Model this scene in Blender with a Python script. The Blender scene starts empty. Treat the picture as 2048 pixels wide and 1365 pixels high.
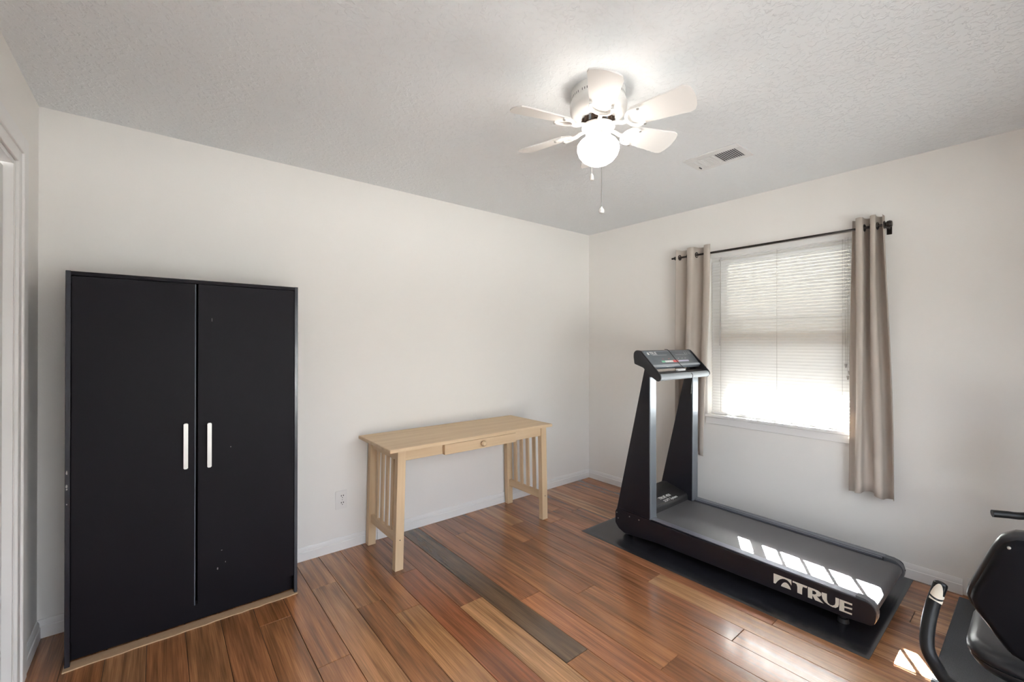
import bpy, bmesh, math, random
from mathutils import Vector, Matrix
from mathutils.geometry import tessellate_polygon

random.seed(7)
PI = math.pi
C = bpy.context.scene.collection
sc = bpy.context.scene

# ------------------------------------------------------------------ camera
YAW, PITCH, ROLL, FPX, HC = 0.887719, 0.002447, 0.00123, 868.33, 1.36022
XB, YA, XC, YD, H = 3.3715, 2.9132, -0.4292, -0.56, 2.44      # window wall, long wall, closet wall, rear wall, ceiling
_f = Vector((math.cos(YAW)*math.cos(PITCH), math.sin(YAW)*math.cos(PITCH), math.sin(PITCH)))
_r0 = Vector((math.sin(YAW), -math.cos(YAW), 0)); _u0 = _r0.cross(_f)
_r = _r0*math.cos(ROLL) + _u0*math.sin(ROLL); _u = -_r0*math.sin(ROLL) + _u0*math.cos(ROLL)
cam_d = bpy.data.cameras.new('camera'); cam = bpy.data.objects.new('camera', cam_d); C.objects.link(cam)
cam_d.sensor_width = 36.0; cam_d.sensor_fit = 'HORIZONTAL'; cam_d.lens = 36.0*FPX/2048.0
cam_d.clip_start = 0.02; cam_d.clip_end = 200
cam.matrix_world = Matrix(((_r.x, _u.x, -_f.x, 0), (_r.y, _u.y, -_f.y, 0), (_r.z, _u.z, -_f.z, HC), (0, 0, 0, 1)))
sc.camera = cam
def pix(x, y, ax, v):
    """photo pixel -> point on the axis-aligned plane coordinate[ax] == v"""
    d = _f + _r*((x-1024)/FPX) - _u*((y-682.5)/FPX)
    o = Vector((0, 0, HC)); return o + d*((v-o[ax])/d[ax])

# ------------------------------------------------------------------ world, sun, exposure
sc.view_settings.view_transform = 'Standard'; sc.view_settings.look = 'None'
sc.view_settings.gamma = 1.0; sc.view_settings.use_curve_mapping = False
sc.view_settings.exposure = 0.40
SUN_DIR = Vector((-1.0, -0.555, -1.025)).normalized()
w = bpy.data.worlds.new('world'); sc.world = w; w.use_nodes = True
nt = w.node_tree; nt.nodes.clear()
sky = nt.nodes.new('ShaderNodeTexSky'); sky.sky_type = 'NISHITA'; sky.sun_disc = False; sky.dust_density = 10.0; sky.ozone_density = .3; sky.air_density = .6
sky.sun_elevation = math.asin(-SUN_DIR.z); sky.sun_rotation = math.atan2(-SUN_DIR.x, -SUN_DIR.y)
bg = nt.nodes.new('ShaderNodeBackground'); bg.inputs['Strength'].default_value = 3.6
wo = nt.nodes.new('ShaderNodeOutputWorld')
hz = nt.nodes.new('ShaderNodeHueSaturation'); hz.inputs['Saturation'].default_value = .35      # hazy, nearly white sky
nt.links.new(sky.outputs[0], hz.inputs['Color']); nt.links.new(hz.outputs[0], bg.inputs[0]); nt.links.new(bg.outputs[0], wo.inputs[0])
sl = bpy.data.lights.new('sun', 'SUN'); sl.energy = 1000.0; sl.angle = math.radians(0.53); sl.color = (1.0, 0.985, 0.97)
so = bpy.data.objects.new('sun', sl); C.objects.link(so); so.location = (8, 5, 8)
so.rotation_euler = SUN_DIR.to_track_quat('-Z', 'Y').to_euler()
LAMP = 15.0            # emission of the opal globe on the ceiling fan

# ------------------------------------------------------------------ materials
MATS = {}
def mat(name, col=(.8, .8, .8), rough=.5, metal=0.0, spec=.5, coat=0.0, bump=None, trans=None, emit=None, mottle=None):
    """bump=(scale,strength,distance) mottle=(scale,amount)"""
    if name in MATS: return MATS[name]
    m = bpy.data.materials.new(name); m.use_nodes = True; n = m.node_tree.nodes; l = m.node_tree.links
    b = n['Principled BSDF']
    b.inputs['Base Color'].default_value = (*col, 1); b.inputs['Roughness'].default_value = rough
    b.inputs['Metallic'].default_value = metal; b.inputs['Specular IOR Level'].default_value = spec
    b.inputs['Coat Weight'].default_value = coat; b.inputs['Coat Roughness'].default_value = .15
    tc = n.new('ShaderNodeTexCoord')
    if mottle:
        no = n.new('ShaderNodeTexNoise'); no.inputs['Scale'].default_value = mottle[0]; no.inputs['Detail'].default_value = 4
        l.new(tc.outputs['Object'], no.inputs['Vector'])
        mr = n.new('ShaderNodeMapRange'); mr.inputs['To Min'].default_value = 1-mottle[1]; mr.inputs['To Max'].default_value = 1+mottle[1]
        l.new(no.outputs['Fac'], mr.inputs['Value'])
        hs = n.new('ShaderNodeHueSaturation'); hs.inputs['Color'].default_value = (*col, 1)
        l.new(mr.outputs[0], hs.inputs['Value']); l.new(hs.outputs[0], b.inputs['Base Color'])
    if bump:
        no = n.new('ShaderNodeTexNoise'); no.inputs['Scale'].default_value = bump[0]; no.inputs['Detail'].default_value = 3
        l.new(tc.outputs['Object'], no.inputs['Vector'])
        bp = n.new('ShaderNodeBump'); bp.inputs['Strength'].default_value = bump[1]; bp.inputs['Distance'].default_value = bump[2]
        l.new(no.outputs['Fac'], bp.inputs['Height']); l.new(bp.outputs[0], b.inputs['Normal'])
    if trans:
        tr = n.new('ShaderNodeBsdfTranslucent'); tr.inputs['Color'].default_value = (*trans[1], 1)
        mx = n.new('ShaderNodeMixShader'); mx.inputs[0].default_value = trans[0]
        l.new(b.outputs[0], mx.inputs[1]); l.new(tr.outputs[0], mx.inputs[2]); l.new(mx.outputs[0], n['Material Output'].inputs['Surface'])
    if emit:
        b.inputs['Emission Color'].default_value = (*emit[1], 1); b.inputs['Emission Strength'].default_value = emit[0]
    MATS[name] = m; return m

def wood(name, c1, c2, axis, scale=22, rough=.5):
    if name in MATS: return MATS[name]
    m = mat(name, c1, rough); n = m.node_tree.nodes; l = m.node_tree.links
    tc = n.new('ShaderNodeTexCoord'); mp = n.new('ShaderNodeMapping')
    s = [scale]*3; s[axis] = scale*.06; mp.inputs['Scale'].default_value = s
    no = n.new('ShaderNodeTexNoise'); no.inputs['Scale'].default_value = 1; no.inputs['Detail'].default_value = 5; no.inputs['Distortion'].default_value = .6
    cr = n.new('ShaderNodeValToRGB'); cr.color_ramp.elements[0].position = .35; cr.color_ramp.elements[1].position = .68
    cr.color_ramp.elements[0].color = (*c2, 1); cr.color_ramp.elements[1].color = (*c1, 1)
    l.new(tc.outputs['Object'], mp.inputs['Vector']); l.new(mp.outputs[0], no.inputs['Vector']); l.new(no.outputs['Fac'], cr.inputs[0])
    l.new(cr.outputs[0], n['Principled BSDF'].inputs['Base Color']); return m

wall_m = mat('wall_paint', (.875, .845, .805), .75, spec=.25, bump=(170, .10, .004))
def ceiling_mat():
    m = mat('ceiling_texture', (.885, .905, .915), .85, spec=.2); n = m.node_tree.nodes; l = m.node_tree.links
    tc = n.new('ShaderNodeTexCoord'); no = n.new('ShaderNodeTexNoise'); no.inputs['Scale'].default_value = 46
    no.inputs['Detail'].default_value = 4; no.inputs['Distortion'].default_value = .5
    cr = n.new('ShaderNodeValToRGB'); cr.color_ramp.elements[0].position = .50; cr.color_ramp.elements[1].position = .60
    bp = n.new('ShaderNodeBump'); bp.inputs['Strength'].default_value = .34; bp.inputs['Distance'].default_value = .007
    l.new(tc.outputs['Object'], no.inputs['Vector']); l.new(no.outputs['Fac'], cr.inputs[0]); l.new(cr.outputs[0], bp.inputs['Height'])
    l.new(bp.outputs[0], n['Principled BSDF'].inputs['Normal']); return m
ceil_m = ceiling_mat()
trim_m = mat('trim_paint', (.84, .82, .80), .4)
black_lam = mat('black_laminate', (.0105, .0090, .0115), .5, spec=.09, bump=(420, .06, .001))
black_edge = mat('black_edge_band', (.016, .017, .024), .22, spec=.6)
nickel = mat('satin_white_metal', (.60, .585, .555), .35, metal=.35)
card_m = mat('cardboard', (.50, .33, .20), .85, spec=.2, mottle=(60, .12))
chip_m = mat('chipped_particle_board', (.26, .25, .24), .9)
sub_m = mat('subfloor_dark', (.035, .02, .013), .8)
steel_dk = mat('powder_black', (.012, .012, .018), .38, spec=.5)
steel_side = mat('upright_side_black', (.010, .0095, .014), .33, spec=.5)
rail_grey = mat('anodised_rail', (.16, .17, .20), .32, metal=.5)
silver = mat('upright_aluminium', (.20, .22, .245), .38, metal=.5)
belt_m = mat('belt_rubber', (.085, .083, .088), .38, spec=.45, bump=(900, .15, .0006))
rub_m = mat('mat_rubber', (.014, .014, .018), .27, spec=.9, bump=(260, .05, .0010))
plastic_bk = mat('black_plastic', (.018, .018, .020), .40)
cap_grey = mat('end_cap_grey', (.10, .105, .115), .40)
console_m = mat('console_face', (.12, .135, .15), .35)
console_lt = mat('console_light_band', (.36, .39, .42), .4)
tube_m = mat('foam_grip_grey', (.34, .37, .39), .55)
print_w = mat('printed_cream', (.80, .72, .60), .6)
print_ww = mat('printed_white', (.85, .85, .84), .6)
green_m = mat('button_green', (.25, .62, .42), .5); red_m = mat('button_red', (.72, .12, .12), .5); lilac_m = mat('button_lilac', (.62, .60, .74), .5)
cord_m = mat('cord_black', (.012, .012, .012), .5)
screw_m = mat('screw_steel', (.45, .44, .42), .35, metal=.8)
bronze = mat('rod_bronze', (.02, .015, .012), .35, metal=.3)
curtain_m = mat('curtain_cloth', (.54, .475, .415), .85, spec=.15, bump=(900, .10, .0006), trans=(.05, (.52, .42, .32)))
slat_m = mat('blind_vinyl', (.84, .83, .81), .45, trans=(.47, (.87, .87, .87)))
blindrail_m = mat('blind_rail_white', (.82, .81, .79), .4)
string_m = mat('ladder_string', (.50, .48, .46), .8)
tan_vinyl = mat('meeting_rail_tan', (.60, .40, .16), .5)
vinyl_m = mat('window_vinyl', (.80, .79, .76), .4)
fan_m = mat('fan_enamel', (.86, .84, .81), .32)
blade_m = mat('fan_blade_white', (.83, .80, .765), .4)
dark_m = mat('dark_slot', (.02, .018, .016), .7)
motor_m = mat('motor_core', (.10, .065, .045), .4, metal=.6)
vent_m = mat('register_enamel', (.82, .82, .81), .4)
vent_dk = mat('duct_dark', (.10, .105, .11), .7)
plate_m = mat('outlet_plastic', (.83, .80, .77), .35)
seat_m = mat('vinyl_seat', (.016, .017, .020), .33, spec=.45)
bikeframe_m = mat('bike_frame_black', (.010, .010, .011), .35, spec=.3)
bmat_m = mat('speckled_mat', (.06, .063, .07), .8, mottle=(420, .9), bump=(300, .35, .002))
concrete = mat('shaded_yard', (.14, .14, .14), .9, mottle=(3, .12))
siding = mat('exterior_siding', (.45, .42, .38), .8)
globe_m = mat('opal_globe', (.95, .93, .9), .3, emit=(LAMP, (1.0, .94, .86)))
crystal_m = mat('pull_ball_glass', (.78, .78, .76), .12, spec=.8)
closet_m = mat('closet_door_paint', (.70, .69, .67), .5)

def glass_mat():
    m = bpy.data.materials.new('window_glass'); m.use_nodes = True; n = m.node_tree.nodes; l = m.node_tree.links
    n.remove(n['Principled BSDF']); t = n.new('ShaderNodeBsdfTransparent'); t.inputs[0].default_value = (.93, .95, .95, 1)
    g = n.new('ShaderNodeBsdfGlossy'); g.inputs['Roughness'].default_value = .02; lw = n.new('ShaderNodeLayerWeight'); pw = n.new('ShaderNodeMath'); pw.operation = 'POWER'; pw.inputs[1].default_value = 5
    l.new(lw.outputs['Facing'], pw.inputs[0]); fr = n.new('ShaderNodeMapRange'); fr.inputs['To Min'].default_value = .03; fr.inputs['To Max'].default_value = .9
    l.new(pw.outputs[0], fr.inputs['Value']); mx = n.new('ShaderNodeMixShader'); l.new(fr.outputs[0], mx.inputs[0]); l.new(t.outputs[0], mx.inputs[1]); l.new(g.outputs[0], mx.inputs[2])
    l.new(mx.outputs[0], n['Material Output'].inputs['Surface']); return m
glass_m = glass_mat()

def plank_mat():
    m = bpy.data.materials.new('bamboo_plank'); m.use_nodes = True; n = m.node_tree.nodes; l = m.node_tree.links
    b = n['Principled BSDF']; tc = n.new('ShaderNodeTexCoord'); oi = n.new('ShaderNodeObjectInfo')
    off = n.new('ShaderNodeVectorMath'); off.operation = 'MULTIPLY_ADD'; off.inputs[1].default_value = (37, 53, 0)
    cmb = n.new('ShaderNodeCombineXYZ')
    for i in range(2): l.new(oi.outputs['Random'], cmb.inputs[i])
    l.new(cmb.outputs[0], off.inputs[0]); l.new(tc.outputs['Object'], off.inputs[2])
    def noise(sx, sy, det, dist):
        mp = n.new('ShaderNodeMapping'); mp.inputs['Scale'].default_value = (sx, sy, 1); l.new(off.outputs[0], mp.inputs['Vector'])
        no = n.new('ShaderNodeTexNoise'); no.inputs['Scale'].default_value = 1; no.inputs['Detail'].default_value = det; no.inputs['Distortion'].default_value = dist
        l.new(mp.outputs[0], no.inputs['Vector']); return no
    n1 = noise(34, 1.5, 4, .5); n2 = noise(190, 5, 3, .2); n3 = noise(6, 1.1, 2, .3)
    def ramp(src, p0, p1, v0, v1):
        mr = n.new('ShaderNodeMapRange'); mr.inputs['From Min'].default_value = p0; mr.inputs['From Max'].default_value = p1
        mr.inputs['To Min'].default_value = v0; mr.inputs['To Max'].default_value = v1; l.new(src.outputs['Fac'], mr.inputs['Value']); return mr
    r1 = ramp(n1, .30, .62, .50, 1.14); r2 = ramp(n2, .3, .7, .72, 1.18); r3 = ramp(n3, .3, .7, .82, 1.15)
    m1 = n.new('ShaderNodeMath'); m1.operation = 'MULTIPLY'; l.new(r1.outputs[0], m1.inputs[0]); l.new(r2.outputs[0], m1.inputs[1])
    m2 = n.new('ShaderNodeMath'); m2.operation = 'MULTIPLY'; l.new(m1.outputs[0], m2.inputs[0]); l.new(r3.outputs[0], m2.inputs[1])
    hs = n.new('ShaderNodeHueSaturation'); l.new(oi.outputs['Color'], hs.inputs['Color']); l.new(m2.outputs[0], hs.inputs['Value'])
    l.new(hs.outputs[0], b.inputs['Base Color'])
    b.inputs['Roughness'].default_value = .24; b.inputs['Specular IOR Level'].default_value = .5
    b.inputs['Coat Weight'].default_value = .4; b.inputs['Coat Roughness'].default_value = .14
    bp = n.new('ShaderNodeBump'); bp.inputs['Strength'].default_value = .06; bp.inputs['Distance'].default_value = .001
    l.new(n2.outputs['Fac'], bp.inputs['Height']); l.new(bp.outputs[0], b.inputs['Normal']); return m
plank_m = plank_mat()

# ------------------------------------------------------------------ mesh builder
class MB:
    def __init__(s): s.bm = bmesh.new()
    def box(s, x0, x1, y0, y1, z0, z1, bev=0.0, seg=1):
        b = bmesh.new(); bmesh.ops.create_cube(b, size=1)
        for v in b.verts: v.co = Vector(((x0+x1)/2+v.co.x*(x1-x0), (y0+y1)/2+v.co.y*(y1-y0), (z0+z1)/2+v.co.z*(z1-z0)))
        if bev: bmesh.ops.bevel(b, geom=b.edges[:], offset=bev, segments=seg, affect='EDGES')
        return s._merge(b)
    def _merge(s, b):
        me = bpy.data.meshes.new('t'); b.to_mesh(me); b.free(); s.bm.from_mesh(me); bpy.data.meshes.remove(me); return s
    def hexa(s, lo, hi, bev=0.0):
        """lo, hi: 4 corner points each (bottom ring, top ring, same order)"""
        b = bmesh.new(); vl = [b.verts.new(p) for p in lo]; vh = [b.verts.new(p) for p in hi]
        b.faces.new(vl[::-1]); b.faces.new(vh)
        for i in range(4): b.faces.new((vl[i], vl[(i+1) % 4], vh[(i+1) % 4], vh[i]))
        bmesh.ops.recalc_face_normals(b, faces=b.faces[:])
        if bev: bmesh.ops.bevel(b, geom=b.edges[:], offset=bev, segments=1, affect='EDGES')
        return s._merge(b)
    def prism(s, poly, axis, a0, a1, bev=0.0, seg=1):
        """poly: 2-D points in the two other axes (cyclic order), extruded along axis from a0 to a1"""
        def P(u, v, a):
            return Vector((a, u, v)) if axis == 0 else (Vector((u, a, v)) if axis == 1 else Vector((u, v, a)))
        b = bmesh.new(); A = [b.verts.new(P(u, v, a0)) for u, v in poly]; B = [b.verts.new(P(u, v, a1)) for u, v in poly]
        b.faces.new(A[::-1]); b.faces.new(B); n = len(poly)
        for i in range(n): b.faces.new((A[i], A[(i+1) % n], B[(i+1) % n], B[i]))
        bmesh.ops.recalc_face_normals(b, faces=b.faces[:])
        if bev: bmesh.ops.bevel(b, geom=b.edges[:], offset=bev, segments=seg, affect='EDGES')
        return s._merge(b)
    def lathe(s, prof, c, n=32, axis=2):
        """prof: (r, h) list from one end to the other; r==0 closes"""
        b = bmesh.new(); rings = []
        for r, h in prof:
            if r < 1e-6: rings.append([b.verts.new(s._ax(0, 0, h, axis) + Vector(c))])
            else: rings.append([b.verts.new(s._ax(r*math.cos(2*PI*i/n), r*math.sin(2*PI*i/n), h, axis) + Vector(c)) for i in range(n)])
        for a, d in zip(rings, rings[1:]):
            for i in range(n):
                j = (i+1) % n
                if len(a) == 1 and len(d) == 1: continue
                if len(a) == 1: b.faces.new((a[0], d[i], d[j]))
                elif len(d) == 1: b.faces.new((a[i], a[j], d[0]))
                else: b.faces.new((a[i], a[j], d[j], d[i]))
        bmesh.ops.recalc_face_normals(b, faces=b.faces[:]); return s._merge(b)
    @staticmethod
    def _ax(x, y, h, axis):
        return Vector((x, y, h)) if axis == 2 else (Vector((h, x, y)) if axis == 0 else Vector((x, h, y)))
    def tube(s, pts, r, n=10, caps=True, rad=None):
        fr = frames(pts); b = bmesh.new(); rings = []
        for k, (p, u, v, t) in enumerate(fr):
            rr = rad[k] if rad else r
            rings.append([b.verts.new(p + (u*math.cos(2*PI*i/n) + v*math.sin(2*PI*i/n))*rr) for i in range(n)])
        for a, d in zip(rings, rings[1:]):
            for i in range(n): b.faces.new((a[i], a[(i+1) % n], d[(i+1) % n], d[i]))
        if caps: b.faces.new(rings[0][::-1]); b.faces.new(rings[-1])
        bmesh.ops.recalc_face_normals(b, faces=b.faces[:]); return s._merge(b)
    def torus(s, c, R, r, axis, n=24, m=8):
        b = bmesh.new(); g = []
        for i in range(n):
            a = 2*PI*i/n
            g.append([b.verts.new(s._ax((R+r*math.cos(2*PI*j/m))*math.cos(a), (R+r*math.cos(2*PI*j/m))*math.sin(a), r*math.sin(2*PI*j/m), axis)+Vector(c)) for j in range(m)])
        for i in range(n):
            for j in range(m): b.faces.new((g[i][j], g[(i+1) % n][j], g[(i+1) % n][(j+1) % m], g[i][(j+1) % m]))
        bmesh.ops.recalc_face_normals(b, faces=b.faces[:]); return s._merge(b)
    def poly(s, loops, fn, thick=None):
        """flat print: 2-D loops (outer, holes) tessellated, fn maps 2-D -> 3-D"""
        L = [[Vector((x, y, 0)) for x, y in lp] for lp in loops]; flat = [p for lp in L for p in lp]
        b = bmesh.new(); V = [b.verts.new(fn(p.x, p.y)) for p in flat]
        for t in tessellate_polygon(L):
            try: b.faces.new([V[i] for i in t])
            except ValueError: pass
        return s._merge(b)
    def grid(s, rows, close=False):
        b = bmesh.new(); g = [[b.verts.new(p) for p in r] for r in rows]
        for a, d in zip(g, g[1:]):
            for i in range(len(a)-1): b.faces.new((a[i], a[i+1], d[i+1], d[i]))
        return s._merge(b)
    def bevel(s, off, seg=2):
        bmesh.ops.bevel(s.bm, geom=s.bm.edges[:], offset=off, segments=seg, affect='EDGES'); return s
    def build(s, name, m, parent=None, smooth=35):
        me = bpy.data.meshes.new(name)
        root = parent
        while root is not None and root.parent is not None: root = root.parent
        if root is not None: bmesh.ops.translate(s.bm, verts=s.bm.verts[:], vec=-Vector(root.location))
        s.bm.to_mesh(me); s.bm.free(); me.materials.append(m)
        if smooth:
            me.shade_smooth(); me.set_sharp_from_angle(angle=math.radians(smooth))
        o = bpy.data.objects.new(name, me); C.objects.link(o)
        if parent is not None: o.parent = parent
        return o

def frames(pts):
    P = [Vector(p) for p in pts]; out = []; u = None
    for i, p in enumerate(P):
        t = (P[min(i+1, len(P)-1)] - P[max(i-1, 0)]).normalized()
        if u is None:
            ref = Vector((0, 0, 1)) if abs(t.z) < .9 else Vector((1, 0, 0)); u = t.cross(ref).normalized()
        else: u = (u - t*u.dot(t)).normalized()
        out.append((p, u, t.cross(u).normalized(), t))
    return out
def spline(pts, n=8):
    P = [Vector(p) for p in pts]; P = [P[0]*2-P[1]] + P + [P[-1]*2-P[-2]]; out = []
    for i in range(1, len(P)-2):
        for k in range(n):
            t = k/n; a, b, c, d = P[i-1:i+3]
            out.append(.5*((2*b)+(c-a)*t+(2*a-5*b+4*c-d)*t*t+(3*b-a-3*c+d)*t**3))
    out.append(P[-2]); return out

def thing(name, label, cat, loc=(0, 0, 0), group=None):
    o = bpy.data.objects.new(name, None); C.objects.link(o); o.location = loc; o.empty_display_size = .1
    o['label'] = label; o['category'] = cat
    if group: o['group'] = group
    return o
def tag(o, label, cat, group=None):
    o['label'] = label; o['category'] = cat
    if group: o['group'] = group
    return o
def struct(o, label, cat):
    o['kind'] = 'structure'; o['label'] = label; o['category'] = cat; return o
def origin(o, loc):
    """move the object's origin without moving its mesh"""
    d = Vector(loc) - Vector(o.location); o.data.transform(Matrix.Translation(-d)); o.location = loc; return o

# ================================================================== the setting
# floor: dark sub-floor carrying separate bamboo planks
fl = MB().box(XC-.15, XB+.01, YD-.1, YA+.1, -.06, -.004).build('floor', sub_m)
struct(fl, 'glossy brown bamboo plank floor of the room', 'floor')
seams = [.10, .2375, .376, .515, .652, .787, .917, 1.058, 1.203, 1.343, 1.478, 1.617, 1.757, 1.892, 2.027, 2.157, 2.290]
while seams[-1] < XB: seams.append(seams[-1]+.1365)
seams[-1] = XB
while seams[0] > XC-.02: seams.insert(0, seams[0]-.1375)
base_k = seams.index(.10)
joints = {2: [2.366], 4: [2.54, 1.05], 5: [2.216, .6], 6: [2.052, .3], 7: [2.386, .75], 8: [1.90, .45], 9: [1.282, -.1], 10: [1.745, .35],
          11: [2.62, 1.01], 12: [1.597, .1], 13: [2.24, .55], 14: [.903, 2.5], 15: [1.427, -.1], 16: [2.35, .833], 20: [1.7, .418], 21: [1.1, .2]}
browns = [(.215, .088, .042), (.185, .072, .034), (.240, .105, .050), (.165, .066, .034), (.225, .090, .040), (.200, .080, .042), (.255, .120, .062)]
special = {(9, 0): (.088, .052, .034), (8, 1): (.285, .142, .072), (7, 0): (.16, .066, .036), (8, 0): (.175, .068, .036), (7, 1): (.19, .062, .028),
           (15, 1): (.27, .136, .07), (10, 1): (.235, .090, .046), (2, 0): (.20, .078, .034), (2, 1): (.21, .088, .040), (6, 1): (.25, .115, .054), (6, 0): (.215, .086, .040)}
for i in range(len(seams)-1):
    k = i-base_k; x0, x1 = seams[i], seams[i+1]
    js = joints.get(k)
    if js is None: js = sorted([random.uniform(1.6, 2.6), random.uniform(.1, 1.2)])
    ys = [YA+.005] + sorted(js, reverse=True) + [YD-.02]
    for j in range(len(ys)-1):
        y1, y0 = ys[j], ys[j+1]; g = .0009 if k != 9 else .0016
        lift = .0006 if (k, j) in ((9, 0), (11, 1)) else random.uniform(-.0004, .0003)
        m = MB(); m.box(-(x1-x0)/2+g, (x1-x0)/2-g, -(y1-y0)/2+.0009, (y1-y0)/2-.0009, -.012, 0, bev=.0011)
        me_o = m.build('plank', plank_m, None, smooth=0)
        me_o.location = ((x0+x1)/2, (y0+y1)/2, lift); me_o.parent = fl
        c = special.get((k, j)) or browns[random.randrange(len(browns))]
        v = random.uniform(.92, 1.08); me_o.color = (c[0]*v*1.68, c[1]*v*1.72, c[2]*v*1.52, 1)

struct(MB().box(XC-.25, XB+.20, YD-.12, YA+.12, H, H+.12).build('ceiling', ceil_m), 'white knockdown textured ceiling', 'ceiling')
struct(MB().box(XC-.12, XB+.15, YA, YA+.12, -.05, H).build('wall_back', wall_m), 'long plain cream wall behind wardrobe and desk', 'wall')
RX0, RX1, RZ1 = -.18, 2.22, 2.06          # glass door added unseen behind the camera to let in fill light
wr = MB().box(XC-.12, RX0, YD-.12, YD, -.05, H).box(RX1, XB+.15, YD-.12, YD, -.05, H).box(RX0, RX1, YD-.12, YD, RZ1, H).box(RX0, RX1, YD-.12, YD, -.05, -.001)
struct(wr.build('wall_rear', wall_m), 'plain cream wall opposite the desk', 'wall')
# window wall with its opening
WY0, WY1, WZ0, WZ1, WX = .705, 1.690, .775, 2.062, XB+.15
wb = MB()
wb.box(XB, WX, YD-.12, WY0, -.05, H); wb.box(XB, WX, WY1, YA+.12, -.05, H); wb.box(XB, WX, WY0, WY1, -.05, WZ0); wb.box(XB, WX, WY0, WY1, WZ1, H)
struct(wb.build('wall_right', wall_m), 'cream wall with the curtained window', 'wall')
# closet wall with its opening
CY0, CY1, CZ1 = .95, 2.495, 2.055
wc = MB(); wc.box(XC-.12, XC, YD-.12, CY0, -.05, H); wc.box(XC-.12, XC, CY1, YA+.12, -.05, H); wc.box(XC-.12, XC, CY0, CY1, CZ1, H)
struct(wc.build('wall_left', wall_m), 'cream wall with the white cased closet opening', 'wall')
# baseboards with a stepped profile
def base_prof(t, h): return [(0, 0), (t, 0), (t, h*.62), (t*.72, h*.66), (t*.72, h*.86), (t*.35, h), (0, h)]
bb = MB().prism([(YA-u, v) for u, v in base_prof(.014, .083)], 0, 1.17, XB-.001)
bb.prism([(YA-u, v) for u, v in base_prof(.011, .083)], 0, XC+.001, 1.168)
struct(bb.build('baseboard_back', trim_m), 'white stepped baseboard along the desk wall', 'baseboard')
bb = MB().prism([(XB-u, v) for u, v in base_prof(.014, .083)], 1, .283, YA-.014)
bb.prism([(XB-u, v) for u, v in base_prof(.006, .098)], 1, YD, .268)
struct(bb.build('baseboard_right', trim_m), 'white stepped baseboard under the window', 'baseboard')
bb = MB().prism([(XC+u, v) for u, v in base_prof(.014, .083)], 1, CY1+.112, YA-.014)
struct(bb.build('baseboard_left', trim_m), 'short white baseboard beside the closet casing', 'baseboard')
bb = MB().prism([(YD+u, v) for u, v in base_prof(.014, .083)], 0, XC, XB-.01)
struct(bb.build('baseboard_rear', trim_m), 'white baseboard along the wall opposite the desk', 'baseboard')
# closet casing (trim) and sliding panel
tr = MB()
def casing(u0, u1, t0, t1):
    tr.box(XC, XC+t1, CY1+u0, CY1+u1, 0, CZ1+u1, bev=.002); tr.box(XC, XC+t1, CY0-u1, CY0-u0, 0, CZ1+u1, bev=.002); tr.box(XC, XC+t1, CY0-u0, CY1+u0, CZ1+u0, CZ1+u1, bev=.002)
casing(.045, .112, 0, .018); casing(.0, .048, 0, .011)
struct(tr.build('trim_1', trim_m), 'white casing around the closet opening', 'trim')
dj = MB().box(XC-.12, XC-.001, CY1-.016, CY1, 0, CZ1).box(XC-.12, XC-.001, CY0, CY0+.016, 0, CZ1).box(XC-.12, XC-.001, CY0+.016, CY1-.016, CZ1-.016, CZ1)
struct(dj.build('trim_2', trim_m), 'white jamb lining the closet opening', 'trim')
d = struct(MB().box(XC-.062, XC-.027, CY0+.78, CY1-.018, .012, CZ1-.03, bev=.002).build('door_1', closet_m), 'off white sliding closet door at the left edge', 'door')
tr2 = MB().box(XC-.11, XC-.075, CY0+.018, CY0+.83, .012, CZ1-.03, bev=.002).build('door_2', closet_m)
struct(tr2, 'second sliding closet door panel behind the first', 'door')

# window unit
wn = MB().box(XB+.075, XB+.145, WY0, WY0+.055, WZ0, WZ1).box(XB+.075, XB+.145, WY1-.055, WY1, WZ0, WZ1)
wn.box(XB+.075, XB+.145, WY0+.055, WY1-.055, WZ0, WZ0+.03).box(XB+.075, XB+.145, WY0+.055, WY1-.055, WZ1-.045, WZ1)
win = wn.build('window_1', vinyl_m); struct(win, 'double hung vinyl window behind the blind', 'window')
for nm, z0, z1, x0 in (('upper_sash', 1.40, WZ1-.045, XB+.115), ('lower_sash', WZ0+.03, 1.42, XB+.085)):
    s_ = MB(); y0, y1 = WY0+.056, WY1-.056; t = .042
    s_.box(x0, x0+.025, y0, y0+t, z0, z1).box(x0, x0+.025, y1-t, y1, z0, z1).box(x0, x0+.025, y0+t, y1-t, z1-.03, z1).box(x0, x0+.025, y0+t, y1-t, z0, z0+.03)
    so_ = s_.build(nm, vinyl_m, win)
    MB().box(x0+.010, x0+.014, y0+t, y1-t, z0+.03, z1-.03).build('pane', glass_m, so_, smooth=0)
MB().box(XB+.080, XB+.1399, WY0+.0565, WY1-.0565, 1.34, 1.435, bev=.003).build('meeting_rail', tan_vinyl, win)
sill = MB().box(XB-.024, XB+.078, WY0-.02, WY1+.012, WZ0, WZ0+.022, bev=.004).box(XB-.013, XB, WY0-.015, WY1+.006, WZ0-.052, WZ0-.0005, bev=.002)
sill.build('window_sill', trim_m, win)
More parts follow.
